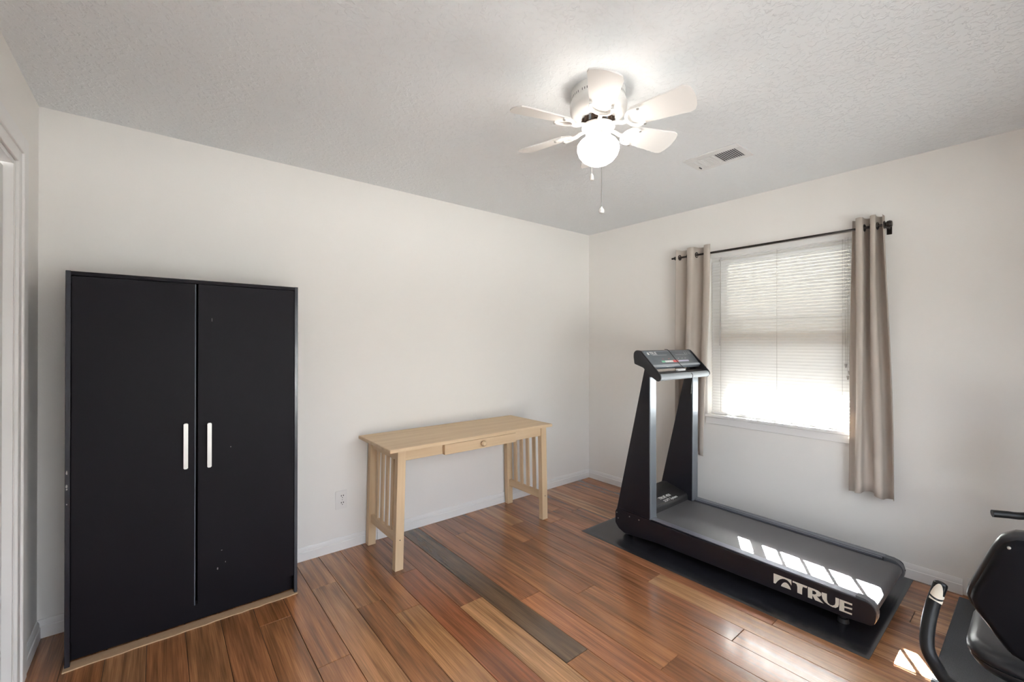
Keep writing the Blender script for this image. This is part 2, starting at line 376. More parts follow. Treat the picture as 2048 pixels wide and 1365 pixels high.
# ground, eave and bar guard outside the window
sd = MB().box(RX0, RX0+.05, YD-.11, YD-.01, 0, RZ1).box(RX1-.05, RX1, YD-.11, YD-.01, 0, RZ1).box(RX0+.05, RX1-.05, YD-.11, YD-.01, RZ1-.05, RZ1).box(RX0+.05, RX1-.05, YD-.11, YD-.01, 0, .03).build('added_glass_door', trim_m)  # invented opening that brings extra daylight into the room
struct(sd, 'white sliding glass door added in the unseen wall opposite the desk for fill light', 'door')
for x0, x1, y0 in ((RX0+.052, 1.055, YD-.095), (.985, RX1-.052, YD-.055)):
    dp = MB().box(x0, x0+.06, y0, y0+.035, .032, RZ1-.052).box(x1-.06, x1, y0, y0+.035, .032, RZ1-.052).box(x0+.06, x1-.06, y0, y0+.035, .032, .11).box(x0+.06, x1-.06, y0, y0+.035, RZ1-.12, RZ1-.052).build('added_door_panel', trim_m, sd)
    MB().box(x0+.06, x1-.06, y0+.015, y0+.020, .11, RZ1-.12).build('pane', glass_m, dp, smooth=0)
struct(MB().box(-30, XB+.16, -40, YD-.14, -.16, -.08).build('ground_rear', mat('added_patio', (.020, .020, .020), .9)), 'dark patio added outside the added glass door for bounced light', 'ground')  # invented patio, its tone set for light bounced indoors
nh = MB().box(8.0, 16, -9, 22, -.5, 5.22).prism([(7.85, 5.22), (16.3, 5.22), (12.1, 6.6)], 1, -9.3, 22.3).build('sun_blocking_house', mat('blocking_house_siding', (.36, .32, .25), .8))  # unseen house put in to keep direct sun off the yard
struct(nh, 'unseen tan house added beyond the window to block the sun', 'added building')
for k in range(6): MB().box(7.96, 8.02, -4+4*k, -2.6+4*k, .6, 2.2).build('blocking_house_window', vinyl_m, nh)
struct(MB().box(XB+.16, XB+40, -30, 34, -.6, -.5).build('ground_outside', concrete), 'ground outside the window in the shade of the added house', 'ground')
EX = XB+.040+(2.56-1.01)/1.025
struct(MB().box(XB+.15, EX, -3.5, 7, 2.56, 2.70).build('roof_eave', siding), 'roof overhang outside the window', 'roof')
gd = thing('window_guard', 'dark barred guard outside the lower window sash', 'window guard', (XB+.20, 1.2, .76))
gx = XB+.205; sh = .555*(.205-.06)
for z in (.765, 1.52): MB().box(gx-.012, gx+.012, WY0-.02, WY1+.05, z, z+.03).build('rail', bronze, gd)
MB().box(gx-.012, gx+.012, 1.435+sh, 1.498+sh, .795, 1.52).build('end_post', bronze, gd)
for k in range(7):
    yb = 1.347-.1145*k+sh
    if yb > .6: MB().box(gx-.009, gx+.009, yb-.0095, yb+.0095, .795, 1.52).build('bar', bronze, gd)
for z in (.78, 1.53):
    for y in (WY0+.01, WY1-.01): MB().box(WX-.002, gx-.005, y-.01, y+.01, z-.012, z+.012).build('bracket', bronze, gd)

# ================================================================== window blind
bl = thing('window_blind', 'white horizontal mini blind lowered over the window', 'blind', (XB+.035, 1.2, .80))
BX = XB+.036; BY0, BY1 = WY0+.022, WY1-.018
MB().box(BX-.016, BX+.018, BY0, BY1, 2.022, 2.060, bev=.002).build('headrail', blindrail_m, bl)
MB().box(BX-.012, BX+.012, BY0, BY1, WZ0+.024, WZ0+.044, bev=.004).build('bottom_rail', blindrail_m, bl)
th = math.radians(59); wS = .0255; pitch = .02205
sm = MB(); rows = []
for k in range(5):
    s_ = -wS/2 + wS*k/4; bow = .0022*(1-(2*s_/wS)**2)
    # inner edge low, outer edge high, crown towards the room
    px = s_*math.cos(th) - bow*math.sin(th); pz = s_*math.sin(th) + bow*math.cos(th)
    rows.append([Vector((px, BY0+.004-1.2, pz)), Vector((px, BY1-.004-1.2, pz))])
sm.grid(rows); slat0 = sm.build('slat', slat_m, None, smooth=60); slat0.parent = bl
nS = int((2.012-(WZ0+.056))/pitch)
for k in range(nS):
    o = slat0 if k == 0 else slat0.copy()
    if k: C.objects.link(o); o.parent = bl
    o.location = (.001, 0, WZ0+.056+pitch*(k+.2)-.80)
for y in (1.598, 1.203, .822):
    for dx in (-.0075, .0075): MB().box(BX+dx-.0006, BX+dx+.0006, y-.0007, y+.0007, WZ0+.044, 2.022).build('ladder_string', string_m, bl, smooth=0)
wy = pix(1441.5, 560, 0, BX-.02).y
MB().tube([(BX-.016, wy, 2.02), (BX-.021, wy, 2.0), (BX-.022, wy+.001, 1.7), (BX-.022, wy+.006, 1.335)], .0032, 8).build('tilt_wand', string_m, bl)
for x, y0, y1 in ((1690, 478, 728), (1697, 476, 742), (1694, 476, 752)):
    a = pix(x, 600, 0, BX-.020); zb = pix(x, y1, 0, BX-.020).z
    MB().tube([(BX-.017, a.y, 2.03), (BX-.020, a.y, 1.8), (BX-.020, a.y-.004, zb)], .0009, 6).build('lift_cord', string_m, bl)
    MB().lathe([(0, .0), (.0075, 0), (.0075, -.006), (.003, -.026), (0, -.026)][::-1], (BX-.020, a.y-.004, zb), 12).build('tassel', string_m, bl)

# ================================================================== curtains and rod
RODX, RODZ = XB-.088, 2.048
rod = thing('curtain_rod', 'thin dark bronze curtain rod over the window', 'curtain rod', (RODX, 1.25, RODZ))
MB().tube([(RODX, 1.925, RODZ), (RODX, .600, RODZ)], .0075, 14).build('rod', bronze, rod)
MB().lathe([(0, 0), (.013, 0), (.014, .006), (.008, .016), (.0075, .034), (0, .034)], (RODX, 1.945-.034, RODZ), 16, axis=1).build('finial', bronze, rod)
MB().lathe([(0, 0), (.016, .002), (.021, .012), (.019, .024), (.012, .030), (.010, .042), (0, .042)], (RODX, .556, RODZ), 18, axis=1).build('finial', bronze, rod)
for y in (.585, 1.905):
    b_ = MB(); b_.box(XB-.006, XB, y-.012, y+.012, RODZ-.045, RODZ+.025, bev=.002); b_.tube([(XB-.004, y, RODZ-.012), (RODX, y, RODZ-.014)], .006, 10)
    b_.tube([(RODX, y, RODZ-.016), (RODX, y, RODZ-.008)], .010, 12); b_.build('bracket', bronze, rod)

def curtain(name, label, y_top, y_bot, z_bot, folds, amp, ph, parts_cross):
    root = thing(name, label, 'curtain', (RODX, (y_top[0]+y_top[1])/2, z_bot), 'beige grommet curtains')
    nu, nv = 26*max(2, int(folds*2)), 26; rows = []
    for j in range(nv+1):
        v = j/nv; z = 2.108 + (z_bot-2.108)*v; row = []; sm_ = v*v*(3-2*v)
        a, b = [y_top[i]+(y_bot[i]-y_top[i])*(.35*v+.65*sm_) for i in (0, 1)]
        for i in range(nu+1):
            u = i/nu; q = 2*PI*(folds*u) + ph
            s_ = math.sin(q); x = RODX + amp*(1-.22*v)*math.copysign(abs(s_)**.75, s_) + .010*v*math.sin(3.1*u*folds+1.3)
            y = a + (b-a)*u + .007*math.sin(2*q+.6)*(1-.3*v) + .004*math.sin(5*v+u*9)
            zz = z - (.012*math.sin(q*.5+1)*v*v)
            row.append(Vector((x, y, zz)))
        rows.append(row)
    o = MB().grid(rows).build('cloth', curtain_m, root, smooth=70)
    md = o.modifiers.new('thick', 'SOLIDIFY'); md.thickness = .0012; md.offset = 0
    k = 0
    for n_ in range(int(2*folds)+2):
        u = (n_*PI-ph)/(2*PI*folds)
        if 0.02 < u < .98:
            y = y_top[0]+(y_top[1]-y_top[0])*u
            MB().torus((RODX, y, RODZ), .0185, .0042, 1, 22, 8).build('grommet', bronze, root)
    return root
curtain('curtain', 'beige grommet curtain panel at the left side of the window, behind the treadmill console', (1.895, 1.612), (1.915, 1.672), .485, 2.0, .043, -.9, None)
curtain('curtain', 'beige grommet curtain panel at the right side of the window, nearest the bike', (.742, .588), (.768, .540), .455, 2.5, .043, .5, None)

# ================================================================== wardrobe
WX0, WX1, WYF, WYB, WH = -.300, .586, 2.560, 2.893, 1.656
wd = thing('wardrobe', 'tall black two door wardrobe with bar handles against the wall', 'wardrobe', ((WX0+WX1)/2, 2.72, .006))
t = .0165; zb = .006
for x in (WX0, WX1-t): MB().box(x, x+t, WYF, WYB, zb, WH, bev=.0012).build('side_panel', black_edge, wd)
MB().box(WX0+t, WX1-t, WYF+.002, WYB, WH-.019, WH-.001, bev=.0012).build('top_panel', black_lam, wd)
MB().box(WX0+t, WX1-t, WYF+.02, WYB, .098, .114).build('bottom_shelf', black_lam, wd)
MB().box(WX0+t, WX1-t, WYB-.006, WYB-.001, zb, WH-.019).build('back_panel', black_lam, wd)
MB().box(WX0+t, WX1-t, WYF+.050, WYF+.066, zb, .098).build('kick_plate', black_lam, wd)
xm = .1425
for x0, x1, hx, hz, ang in ((WX0+t+.002, xm-.0045, .0995, .871, .006), (xm+.0045, WX1-t-.002, .1905, .863, 0.0)):
    do = MB().box(x0, x1, WYF-.001, WYF+.017, .101, WH-.021, bev=.0022, seg=2).build('door', black_lam, wd)
    z0, z1 = hz-.1065, hz+.1065
    if hx < .15: MB().tube([(x1-.0022, WYF-.0012, .104), (x1-.0022, WYF-.0012, WH-.024)], .0026, 8).build('edge_highlight', mat('edge_sheen_colour', (.16, .18, .22), .25, metal=.4), do)  # bluish window sheen on the door edge, put in as a lighter strip
    MB().box(hx-.0085, hx+.0085, WYF-.031, WYF-.020, z0, z1, bev=.003, seg=2).box(hx-.005, hx+.005, WYF-.021, WYF-.0005, z0+.006, z0+.018).box(hx-.005, hx+.005, WYF-.021, WYF-.0005, z1-.018, z1-.006).build('handle', nickel, do)
def fleck(x, y, a, b, plane=WYF-.0013):
    c = pix(x, y, 1, plane); pts = [(c.x+a*math.cos(k*PI/3+.4)*random.uniform(.7, 1.2), c.z+b*math.sin(k*PI/3+.4)*random.uniform(.7, 1.2)) for k in range(6)]
    MB().poly([pts], lambda u, v: Vector((u, plane, v))).build('paint_chip', chip_m, wd, smooth=0)
for x, y, a, b in ((435.5, 1138, .003, .007), (443.5, 1101, .003, .002), (451, 1124, .0015, .004), (461.5, 894, .002, .003), (424, 640, .0007, .010)): fleck(x, y, a, b)
for x, y, a, b in ((133.2, 947, .003, .010), (133, 974, .003, .008), (133.2, 980, .003, .004), (133.4, 1010, .002, .004)): fleck(x, y, a, b, WYF-.0005)
cpts = [(WX0-.004, 2.60)] + [(WX0-.004+(WX1-WX0+.004)*k/24, 2.537+.010*k/24+random.uniform(-.003, .003)) for k in range(25)] + [(WX1, 2.60)]
tag(MB().prism(cpts, 2, .0006, .0056).build('cardboard_sheet', card_m), 'torn strip of tan cardboard sticking out under the wardrobe', 'cardboard')

# ================================================================== desk
DX0, DX1, DY0, DY1, DZ = 1.033, 2.334, 2.378, 2.886, .736
dk = thing('writing_desk', 'light birch desk with slatted sides and one shallow drawer', 'desk', (1.70, 2.64, 0))
px_, py_, pz_ = (wood('birch_grain_'+'xyz'[a], (.70, .525, .335), (.62, .44, .265), a) for a in range(3))
MB().box(DX0, DX1, DY0, DY1, DZ-.021, DZ, bev=.0025, seg=2).build('tabletop', px_, dk)
spl = .017; lz = DZ-.0215; LY = ((2.424, 2.466), (2.849, 2.890))
def leg_x(side, z):      # outer face of the splayed leg
    return (1.085 + spl*z/lz) if side < 0 else (2.330 - spl*z/lz)
for side in (-1, 1):
    for y0, y1 in LY:
        def ring(z):
            xo = leg_x(side, z); xi = xo - side*.052
            return [(xo, y0, z), (xi, y0, z), (xi, y1, z), (xo, y1, z)]
        MB().hexa(ring(0.0003), ring(lz), .0015).build('leg', pz_, dk)
    def bar(z0, z1, y0, y1, in0, in1, name, m_):
        lo = [(leg_x(side, z0)-side*in0, y0, z0), (leg_x(side, z0)-side*in1, y0, z0), (leg_x(side, z0)-side*in1, y1, z0), (leg_x(side, z0)-side*in0, y1, z0)]
        hi = [(leg_x(side, z1)-side*in0, y0, z1), (leg_x(side, z1)-side*in1, y0, z1), (leg_x(side, z1)-side*in1, y1, z1), (leg_x(side, z1)-side*in0, y1, z1)]
        return MB().hexa(lo, hi, .001).build(name, m_, dk)
    bar(.645, lz, LY[0][1]+.0003, LY[1][0]-.0003, .014, .036, 'side_rail', py_)
    bar(.152, .206, LY[0][1]+.0003, LY[1][0]-.0003, .014, .036, 'side_rail', py_)
    for k in range(4):
        yc = 2.466 + (2.849-2.466)*(k+1)/5
        bar(.2063, .6447, yc-.0165, yc+.0165, .019, .031, 'slat', pz_)
# apron with a drawer that stands a little proud
AY = 2.432
ax0, ax1 = leg_x(-1, .69)+.0525, leg_x(1, .69)-.0525
MB().box(ax0, 1.43, AY, AY+.02, .645, lz-.0003, bev=.001).build('apron', px_, dk)
MB().box(1.97, ax1, AY, AY+.02, .645, lz-.0003, bev=.001).build('apron', px_, dk)
MB().box(ax0, ax1, 2.862, 2.882, .645, lz-.0003, bev=.001).build('apron', px_, dk)
for y in (2.52, 2.78): MB().box(ax0, ax1, y, y+.02, lz-.022, lz-.0003).build('cross_batten', px_, dk)
dr = MB().box(1.408, 1.992, 2.402, 2.4315, .643, .7075, bev=.0015).build('drawer', px_, dk)
MB().box(1.425, 1.975, 2.4535, 2.515, .655, .690).build('drawer_box', px_, dr)
kx = pix(966.5, 886.5, 1, 2.39).x
MB().lathe([(0, 0), (.011, .0015), (.0175, .008), (.019, .014), (.0165, .020), (.010, .024), (.009, .033), (0, .033)], (kx, 2.4018-.0335, .6765), 20, axis=1).build('knob', px_, dr)
for q in ((800, 1081.5), (1090.3, 992.5)):
    c = pix(*q, 1, 2.4235); MB().lathe([(0, 0), (.0035, 0), (.0035, .001), (0, .001)], (c.x, 2.4232, c.z), 10, axis=1).build('screw_plug', dark_m, dk)

# ================================================================== outlet
ol = thing('wall_outlet', 'white duplex outlet plate low on the wall left of the desk', 'outlet', (.929, YA, .327))
MB().box(.892, .966, YA-.006, YA-.0002, .267, .387, bev=.002, seg=2).build('plate', plate_m, ol)
for z in (.349, .304):
    rc = MB().lathe([(0, -.0075), (.016, -.0075), (.0165, -.0060), (0, -.0060)], (.929+.006, YA, z), 20, axis=1).build('receptacle', plate_m, ol)
    for dx in (-.0065, .0065): MB().box(.935+dx-.0022, .935+dx+.0022, YA-.0080, YA-.0074, z, z+.009).build('slot', dark_m, rc, smooth=0)
    MB().lathe([(0, -.0080), (.0028, -.0080), (.0028, -.0074), (0, -.0074)], (.935, YA, z-.008), 10, axis=1).build('slot', dark_m, rc)
MB().lathe([(0, -.0070), (.003, -.0070), (.003, -.0058), (0, -.0058)], (.935, YA, .3265), 10, axis=1).build('screw', screw_m, ol)

# ================================================================== ceiling fan
FX, FY = 1.462, 1.212
fan = thing('ceiling_fan', 'white six blade hugger ceiling fan with a lit globe', 'ceiling fan', (FX, FY, H))
MB().lathe([(0, H-.0005), (.112, H-.0005), (.114, H-.004), (.114, H-.048), (.118, H-.052), (.121, H-.064), (.120, H-.085), (.108, H-.108), (.082, H-.122), (.074, H-.124), (0, H-.124)], (FX, FY, 0), 56).build('motor_housing', fan_m, fan)
for k in range(64):
    a = 2*PI*k/64; c = Vector((FX+.1142*math.cos(a), FY+.1142*math.sin(a), H-.037)); tx = Vector((-math.sin(a), math.cos(a), 0))
    if k % 8 in (0,): continue
    b_ = MB(); b_.poly([[(-.0014, -.005), (.0014, -.005), (.0014, .005), (-.0014, .005)]], lambda u, v, c=c, tx=tx: c+tx*u+Vector((0, 0, v))); b_.build('vent_slot', dark_m, fan, smooth=0)
MB().lathe([(0, H-.124), (.066, H-.124), (.066, H-.150), (0, H-.150)], (FX, FY, 0), 36).build('motor_core', motor_m, fan)
for k in range(18):
    a = 2*PI*(k+.5)/18; MB().tube([(FX+.067*math.cos(a), FY+.067*math.sin(a), H-.126), (FX+.067*math.cos(a), FY+.067*math.sin(a), H-.148)], .0055, 8).build('motor_winding', silver if k % 3 == 0 else motor_m, fan)
MB().lathe([(0, H-.149), (.058, H-.149), (.070, H-.153), (.070, H-.160), (.052, H-.163), (0, H-.163)], (FX, FY, 0), 36).build('rotor_plate', fan_m, fan)
MB().lathe([(0, H-.162), (.050, H-.162), (.053, H-.166), (.053, H-.196), (.058, H-.202), (.058, H-.212), (0, H-.212)], (FX, FY, 0), 36).build('light_fitter', fan_m, fan)
for k in range(3):
    a = k*2*PI/3+.4+PI; MB().lathe([(0, 0), (.0035, 0), (.0035, .006), (0, .006)], (FX+.056*math.cos(a), FY+.056*math.sin(a), H-.210), 10).build('thumb_screw', screw_m, fan)
gl = [(0, -.105), (.02, -.1035), (.045, -.096), (.066, -.082), (.082, -.062), (.089, -.040), (.088, -.022), (.078, -.007), (.062, .0), (.057, .002), (.057, .010)]
MB().lathe([(r, H-.212+h-.002) for r, h in gl], (FX, FY, 0), 48).build('globe', globe_m, fan)
BZ = H-.157; PH = math.radians(-136.5)
for k in range(6):
    a = PH + k*PI/3; ca, sa = math.cos(a), math.sin(a); tw = math.radians(17)
    def bp(r, s, h=0.0):       # r along blade, s across, h above blade plane
        y_ = s*math.cos(tw); z_ = -s*math.sin(tw) + h
        return Vector((FX+ca*r-sa*y_, FY+sa*r+ca*y_, BZ+z_))
    # blade outline: narrow rounded root, wide rounded tip
    out = []
    for (r, s) in [(.150, -.034), (.158, -.046), (.20, -.050), (.30, -.060), (.365, -.066), (.384, -.060), (.394, -.040), (.399, -.012), (.400, .0), (.399, .012), (.394, .040), (.384, .060), (.365, .066), (.30, .060), (.20, .050), (.158, .046), (.150, .034), (.138, .018), (.134, 0), (.138, -.018)]: out.append((r, s))
    b = bmesh.new(); A = [b.verts.new(bp(r, s, -.003)) for r, s in out]; B = [b.verts.new(bp(r, s, .003)) for r, s in out]; n = len(out)
    b.faces.new(A); b.faces.new(B[::-1])
    for i in range(n): b.faces.new((A[i], A[(i+1) % n], B[(i+1) % n], B[i]))
    bmesh.ops.recalc_face_normals(b, faces=b.faces[:]); m_ = MB(); m_._merge(b); m_.build('blade', blade_m, fan, smooth=30)
    # curved blade iron: arm from the rotor plus a crescent fork under the blade root
    ir = MB(); ir.tube(spline([Vector((FX+ca*.052, FY+sa*.052, H-.156)), Vector((FX+ca*.085, FY+sa*.085, H-.160)), bp(.112, 0, -.012), bp(.130, 0, -.009)], 5), .0085, 8)
    ir.tube(spline([bp(.192, -.043, -.007), bp(.160, -.043, -.008), bp(.138, -.027, -.009), bp(.130, 0, -.009), bp(.138, .027, -.009), bp(.160, .043, -.008), bp(.192, .043, -.007)], 5), .0068, 8)
    iro = ir.build('blade_iron', fan_m, fan)
    for s in (-.043, .043): MB().lathe([(0, -.003), (.0055, -.0025), (.006, 0), (0, 0)], bp(.190, s, -.012), 10).build('screw', screw_m, iro)
# pull chains
dirc = Vector((FX, FY, 0)).normalized(); rgt = Vector((_r0.x, _r0.y, 0))
c1 = Vector((FX, FY, 0)) - dirc*.094 + rgt*.014; c2 = Vector((FX, FY, 0)) - dirc*.075 - rgt*.026
dep1 = _f.dot(Vector((c1.x, c1.y, 0))); z_of = lambda py, dep: HC + (684.6-py)/FPX*dep
ch = MB().tube([Vector((FX, FY, H-.168)) - dirc*.05 + rgt*.006, c1+Vector((0, 0, H-.190)), c1+Vector((0, 0, z_of(412, dep1)))], .0013, 6).build('pull_chain', screw_m, fan)
MB().lathe([(0, .020), (.004, .018), (.004, .013), (.0095, .008), (.0125, 0), (.0095, -.008), (0, -.0125)], c1+Vector((0, 0, z_of(422, dep1))), 16).build('pull_ball', crystal_m, ch)
dep2 = _f.dot(Vector((c2.x, c2.y, 0)))
ch = MB().tube([Vector((FX, FY, H-.168)) - dirc*.045 - rgt*.022, c2+Vector((0, 0, H-.200)), c2+Vector((0, 0, z_of(349, dep2)))], .0013, 6).build('pull_chain', fan_m, fan)
MB().lathe([(0, .012), (.004, .012), (.0075, .004), (.008, -.010), (.006, -.013), (0, -.013)], c2+Vector((0, 0, z_of(354, dep2))), 14).build('pull_bell', fan_m, fan)

# ================================================================== ceiling register
vx0, vx1, vy0, vy1 = 2.415, 2.640, 1.052, 1.366
vt = thing('ceiling_vent', 'white louvered air register on the ceiling near the window', 'vent', (2.53, 1.21, H))
ix0, ix1 = 2.468, 2.606
fr_ = MB(); zt = H-.0003; zb_ = H-.007
fr_.box(vx0, ix0, vy0, vy1, zb_, zt, bev=.002).box(ix1, vx1, vy0, vy1, zb_, zt, bev=.002).box(ix0, ix1, vy0, 1.084, zb_, zt).box(ix0, ix1, 1.332, vy1, zb_, zt).box(ix0, ix1, 1.203, 1.215, zb_, zt)
fr_.build('frame', vent_m, vt)
MB().box(ix0, ix1, 1.084, 1.332, H-.0012, H-.0004).build('duct_opening', vent_dk, vt)
for k in range(10):
    yc = 1.090+.0118*k
    MB().hexa([(ix0, yc, H-.0075), (ix0, yc+.0036, H-.0075), (ix1, yc+.0036, H-.0075), (ix1, yc, H-.0075)], [(ix0, yc+.006, H-.0014), (ix0, yc+.009, H-.0014), (ix1, yc+.009, H-.0014), (ix1, yc+.006, H-.0014)]).build('louver', vent_m, vt, smooth=0)
for k in range(10):
    yc = 1.217+.0115*k
    MB().hexa([(ix0, yc+.0060, H-.0072), (ix0, yc+.0112, H-.0072), (ix1, yc+.0112, H-.0072), (ix1, yc+.0060, H-.0072)], [(ix0, yc, H-.0014), (ix0, yc+.0018, H-.0014), (ix1, yc+.0018, H-.0014), (ix1, yc, H-.0014)]).build('louver', vent_m, vt, smooth=0)
MB().box(2.565, 2.592, 1.3335, 1.3395, H-.013, H-.0071, bev=.001).build('damper_lever', vent_dk, vt)

# ================================================================== treadmill mat
mz = .008
mt = MB(); rings_ = []
for ins, z in ((0, .0004), (.0004, .0018), (.010, .0058), (.020, .0074), (.034, mz), (.30, mz)):
    rings_.append([Vector((x, y, z)) for x, y in ((2.362+ins, .478+ins), (3.352-ins, .478+ins), (3.352-ins, 2.108-ins), (2.362+ins, 2.108-ins), (2.362+ins, .478+ins))])
mt.grid(rings_); mt.grid([[rings_[-1][0], rings_[-1][1]], [rings_[-1][3], rings_[-1][2]]]); mt.grid([[rings_[0][0], rings_[0][3]], [rings_[0][1], rings_[0][2]]])
bmesh.ops.remove_doubles(mt.bm, verts=mt.bm.verts[:], dist=1e-6); bmesh.ops.recalc_face_normals(mt.bm, faces=mt.bm.faces[:])
mt_o = mt.build('treadmill_mat', rub_m, None, smooth=40); tag(mt_o, 'thin black rubber mat under the treadmill', 'mat'); origin(mt_o, (2.857, 1.293, 0))

# ================================================================== treadmill
TX0, TX1 = 2.515, 3.152
def deck(y): return .172 + (y-.56)*.0166
tm = thing('treadmill', 'black treadmill with tall tapered uprights and tilted console', 'treadmill', (2.83, 1.2, mz))
def along(x0, x1, y0, y1, dz0, dz1, bev=0.0):
    lo = [(x0, y0, deck(y0)+dz0), (x1, y0, deck(y0)+dz0), (x1, y1, deck(y1)+dz0), (x0, y1, deck(y1)+dz0)]
    hi = [(x, y, z-dz0+dz1) for x, y, z in lo]; return MB().hexa(lo, hi, bev)
yT, yH = .560, 1.928
for s, x0, x1 in ((-1, TX0, TX0+.006), (1, TX1-.006, TX1)):
    poly = [(.515, deck(.515)-.0005), (yH-.012, deck(yH-.012)-.010), (yH, .165), (yH, .085), (yH-.03, .05), (yH-.075, .032), (1.60, .052), (.60, .062), (.503, .070), (.489, .082), (.483, .100), (.483, .135), (.490, .155), (.500, .165)]
    sp = MB().prism(poly, 0, x0, x1, bev=.002).build('side_panel', steel_side, tm)
    if s < 0:
        for bx, bz in ((1.914, .158), (1.902, .121), (1.808, .160), (1.732, .160)):
            MB().lathe([(0, -.0015), (.0035, -.0015), (.004, .0005), (0, .0005)], (TX0, bx, bz), 10, axis=0).build('bolt', screw_m, sp)
along(TX0+.0005, TX0+.047, yT, 1.900, .0, .006, .0018).build('foot_rail', rail_grey, tm)
along(TX1-.047, TX1-.0005, yT, 1.900, .0, .006, .0018).build('foot_rail', rail_grey, tm)
along(TX0+.012, TX0+.066, yT, 1.685, -.060, -.006).build('frame_rail', steel_dk, tm)
along(TX1-.066, TX1-.012, yT, 1.685, -.060, -.006).build('frame_rail', steel_dk, tm)
along(TX1-.062, TX1-.048, yT+.01, 1.685, -.006, .003).build('rail_insert', rail_grey, tm)
# belt wraps the rear roller
bx0, bx1 = TX0+.058, TX1-.070; prof = []
yr, rr = .515, .030; zc = deck(yr)-.006-rr
for k in range(13):
    a = PI/2 + PI*k/12; prof.append((yr+math.cos(a)*rr, zc+math.sin(a)*rr))
belt = [(1.70, deck(1.70)-.006)] + prof + [(1.70, deck(1.70)-.075), (1.70, deck(1.70)-.071)] + [(yr+math.cos(PI/2+PI*k/12)*(rr-.004), zc+math.sin(PI/2+PI*k/12)*(rr-.004)) for k in range(12, -1, -1)] + [(1.70, deck(1.70)-.010)]
MB().prism(belt, 0, bx0, bx1).build('belt', belt_m, tm, smooth=40)
along(TX0+.068, TX1-.072, .57, 1.69, -.040, -.013).build('deck_board', steel_dk, tm)
MB().tube([(TX0+.02, yr, zc), (TX1-.02, yr, zc)], rr-.006, 18).build('rear_roller', steel_dk, tm)
def endcap(x0, x1):
    pr = [(yT+.004, deck(yT)+.0075), (.520, deck(.52)+.006), (.498, .163), (.484, .146), (.480, .125), (.482, .098), (.492, .078), (yT+.004, .070)]
    return MB().prism(pr, 0, x0, x1, bev=.004, seg=2).build('end_cap', cap_grey, tm)
endcap(TX0+.0063, TX0+.054); endcap(TX1-.058, TX1-.0063)
c = MB().lathe([(0, -.001), (.006, -.001), (.0065, .001), (0, .001)], (TX0+.027, .4795, .120), 12, axis=1).build('bolt', screw_m, tm)
MB().lathe([(0, -.001), (.004, -.001), (.0045, .001), (0, .001)], (TX1-.020, .4795, .128), 12, axis=1).build('bolt', dark_m, tm)
for x in (TX0+.06, TX1-.06):
    MB().lathe([(0, mz+.0003), (.024, mz+.0003), (.022, mz+.02), (.012, mz+.022), (.012, .075), (0, .075)], (x, .62, 0), 16).build('foot', plastic_bk, tm)
    MB().tube([(x-.018, 1.86, mz+.0305), (x+.018, 1.86, mz+.0305)], .030, 20).build('wheel', plastic_bk, tm)
# motor hood
hp = [(1.685, .150), (1.685, .196), (1.688, .226), (1.700, .236), (1.865, .282), (1.905, .270), (1.925, .230), (1.928, .09), (1.915, .06), (1.70, .06)]
MB().prism(hp, 0, TX0+.068, TX1-.078, bev=.006, seg=3).build('motor_hood', mat('hood_plastic', (.022, .021, .022), .30), tm, smooth=50)
# hood lettering
def text_part(body, size, m_, parent, M, name):
    cu = bpy.data.curves.new('t', 'FONT'); cu.body = body; cu.size = size; cu.align_x = 'CENTER'; cu.resolution_u = 2; cu.offset = size*.018
    to = bpy.data.objects.new('t', cu); C.objects.link(to); dg = bpy.context.evaluated_depsgraph_get()
    me = bpy.data.meshes.new_from_object(to.evaluated_get(dg)); bpy.data.objects.remove(to); me.transform(M)
    root = parent
    while root.parent is not None: root = root.parent
    me.transform(Matrix.Translation(-Vector(root.location))); me.materials.append(m_)
    o = bpy.data.objects.new(name, me); C.objects.link(o); o.parent = parent; return o
slope = math.atan2(.046, .165)
def hoodM(x, y):
    z = .236 + (y-1.700)*math.tan(slope) + .0014
    X = Vector((1, 0, 0)); Y = Vector((0, math.cos(slope), math.sin(slope))); Z = X.cross(Y)
    return Matrix(((X.x, Y.x, Z.x, x), (X.y, Y.y, Z.y, y), (X.z, Y.z, Z.z, z), (0, 0, 0, 1)))
lc = pix(1335, 990.5, 2, .262)
text_part('TRUE 450', .034, print_ww, tm, hoodM(lc.x-.01, lc.y+.006), 'hood_lettering'); text_part('SOFT System', .030, print_ww, tm, hoodM(lc.x+.012, lc.y-.026), 'hood_lettering')
# uprights
for x0, x1, sgn in ((TX0+.0005, TX0+.072, -1), (3.062, 3.140, 1)):
    pl_ = [(1.645, .178), (1.918, .172), (1.688, 1.193), (1.648, 1.150)] if sgn < 0 else [(1.650, .178), (1.925, .172), (1.692, 1.193), (1.646, 1.150)]
    up = MB().prism([(pl_[0][0]+.004, pl_[0][1]), pl_[1], pl_[2], (pl_[3][0]+.004, pl_[3][1])], 0, x0, x1, bev=.002).build('upright', steel_side, tm)
    fy0, fy1 = pl_[0][0], pl_[3][0]
    MB().hexa([(x0+.001, fy0-.001, .190), (x1-.001, fy0-.001, .190), (x1-.001, fy0+.0038, .190), (x0+.001, fy0+.0038, .190)], [(x0+.001, fy1-.001, 1.13), (x1-.001, fy1-.001, 1.13), (x1-.001, fy1+.0038, 1.13), (x0+.001, fy1+.0038, 1.13)], .001).build('front_strip', silver, up)
    MB().box(x0-.001, x1+.001, fy0-.004, fy0+.006, .1885, .194, bev=.001).build('base_trim', silver, up)
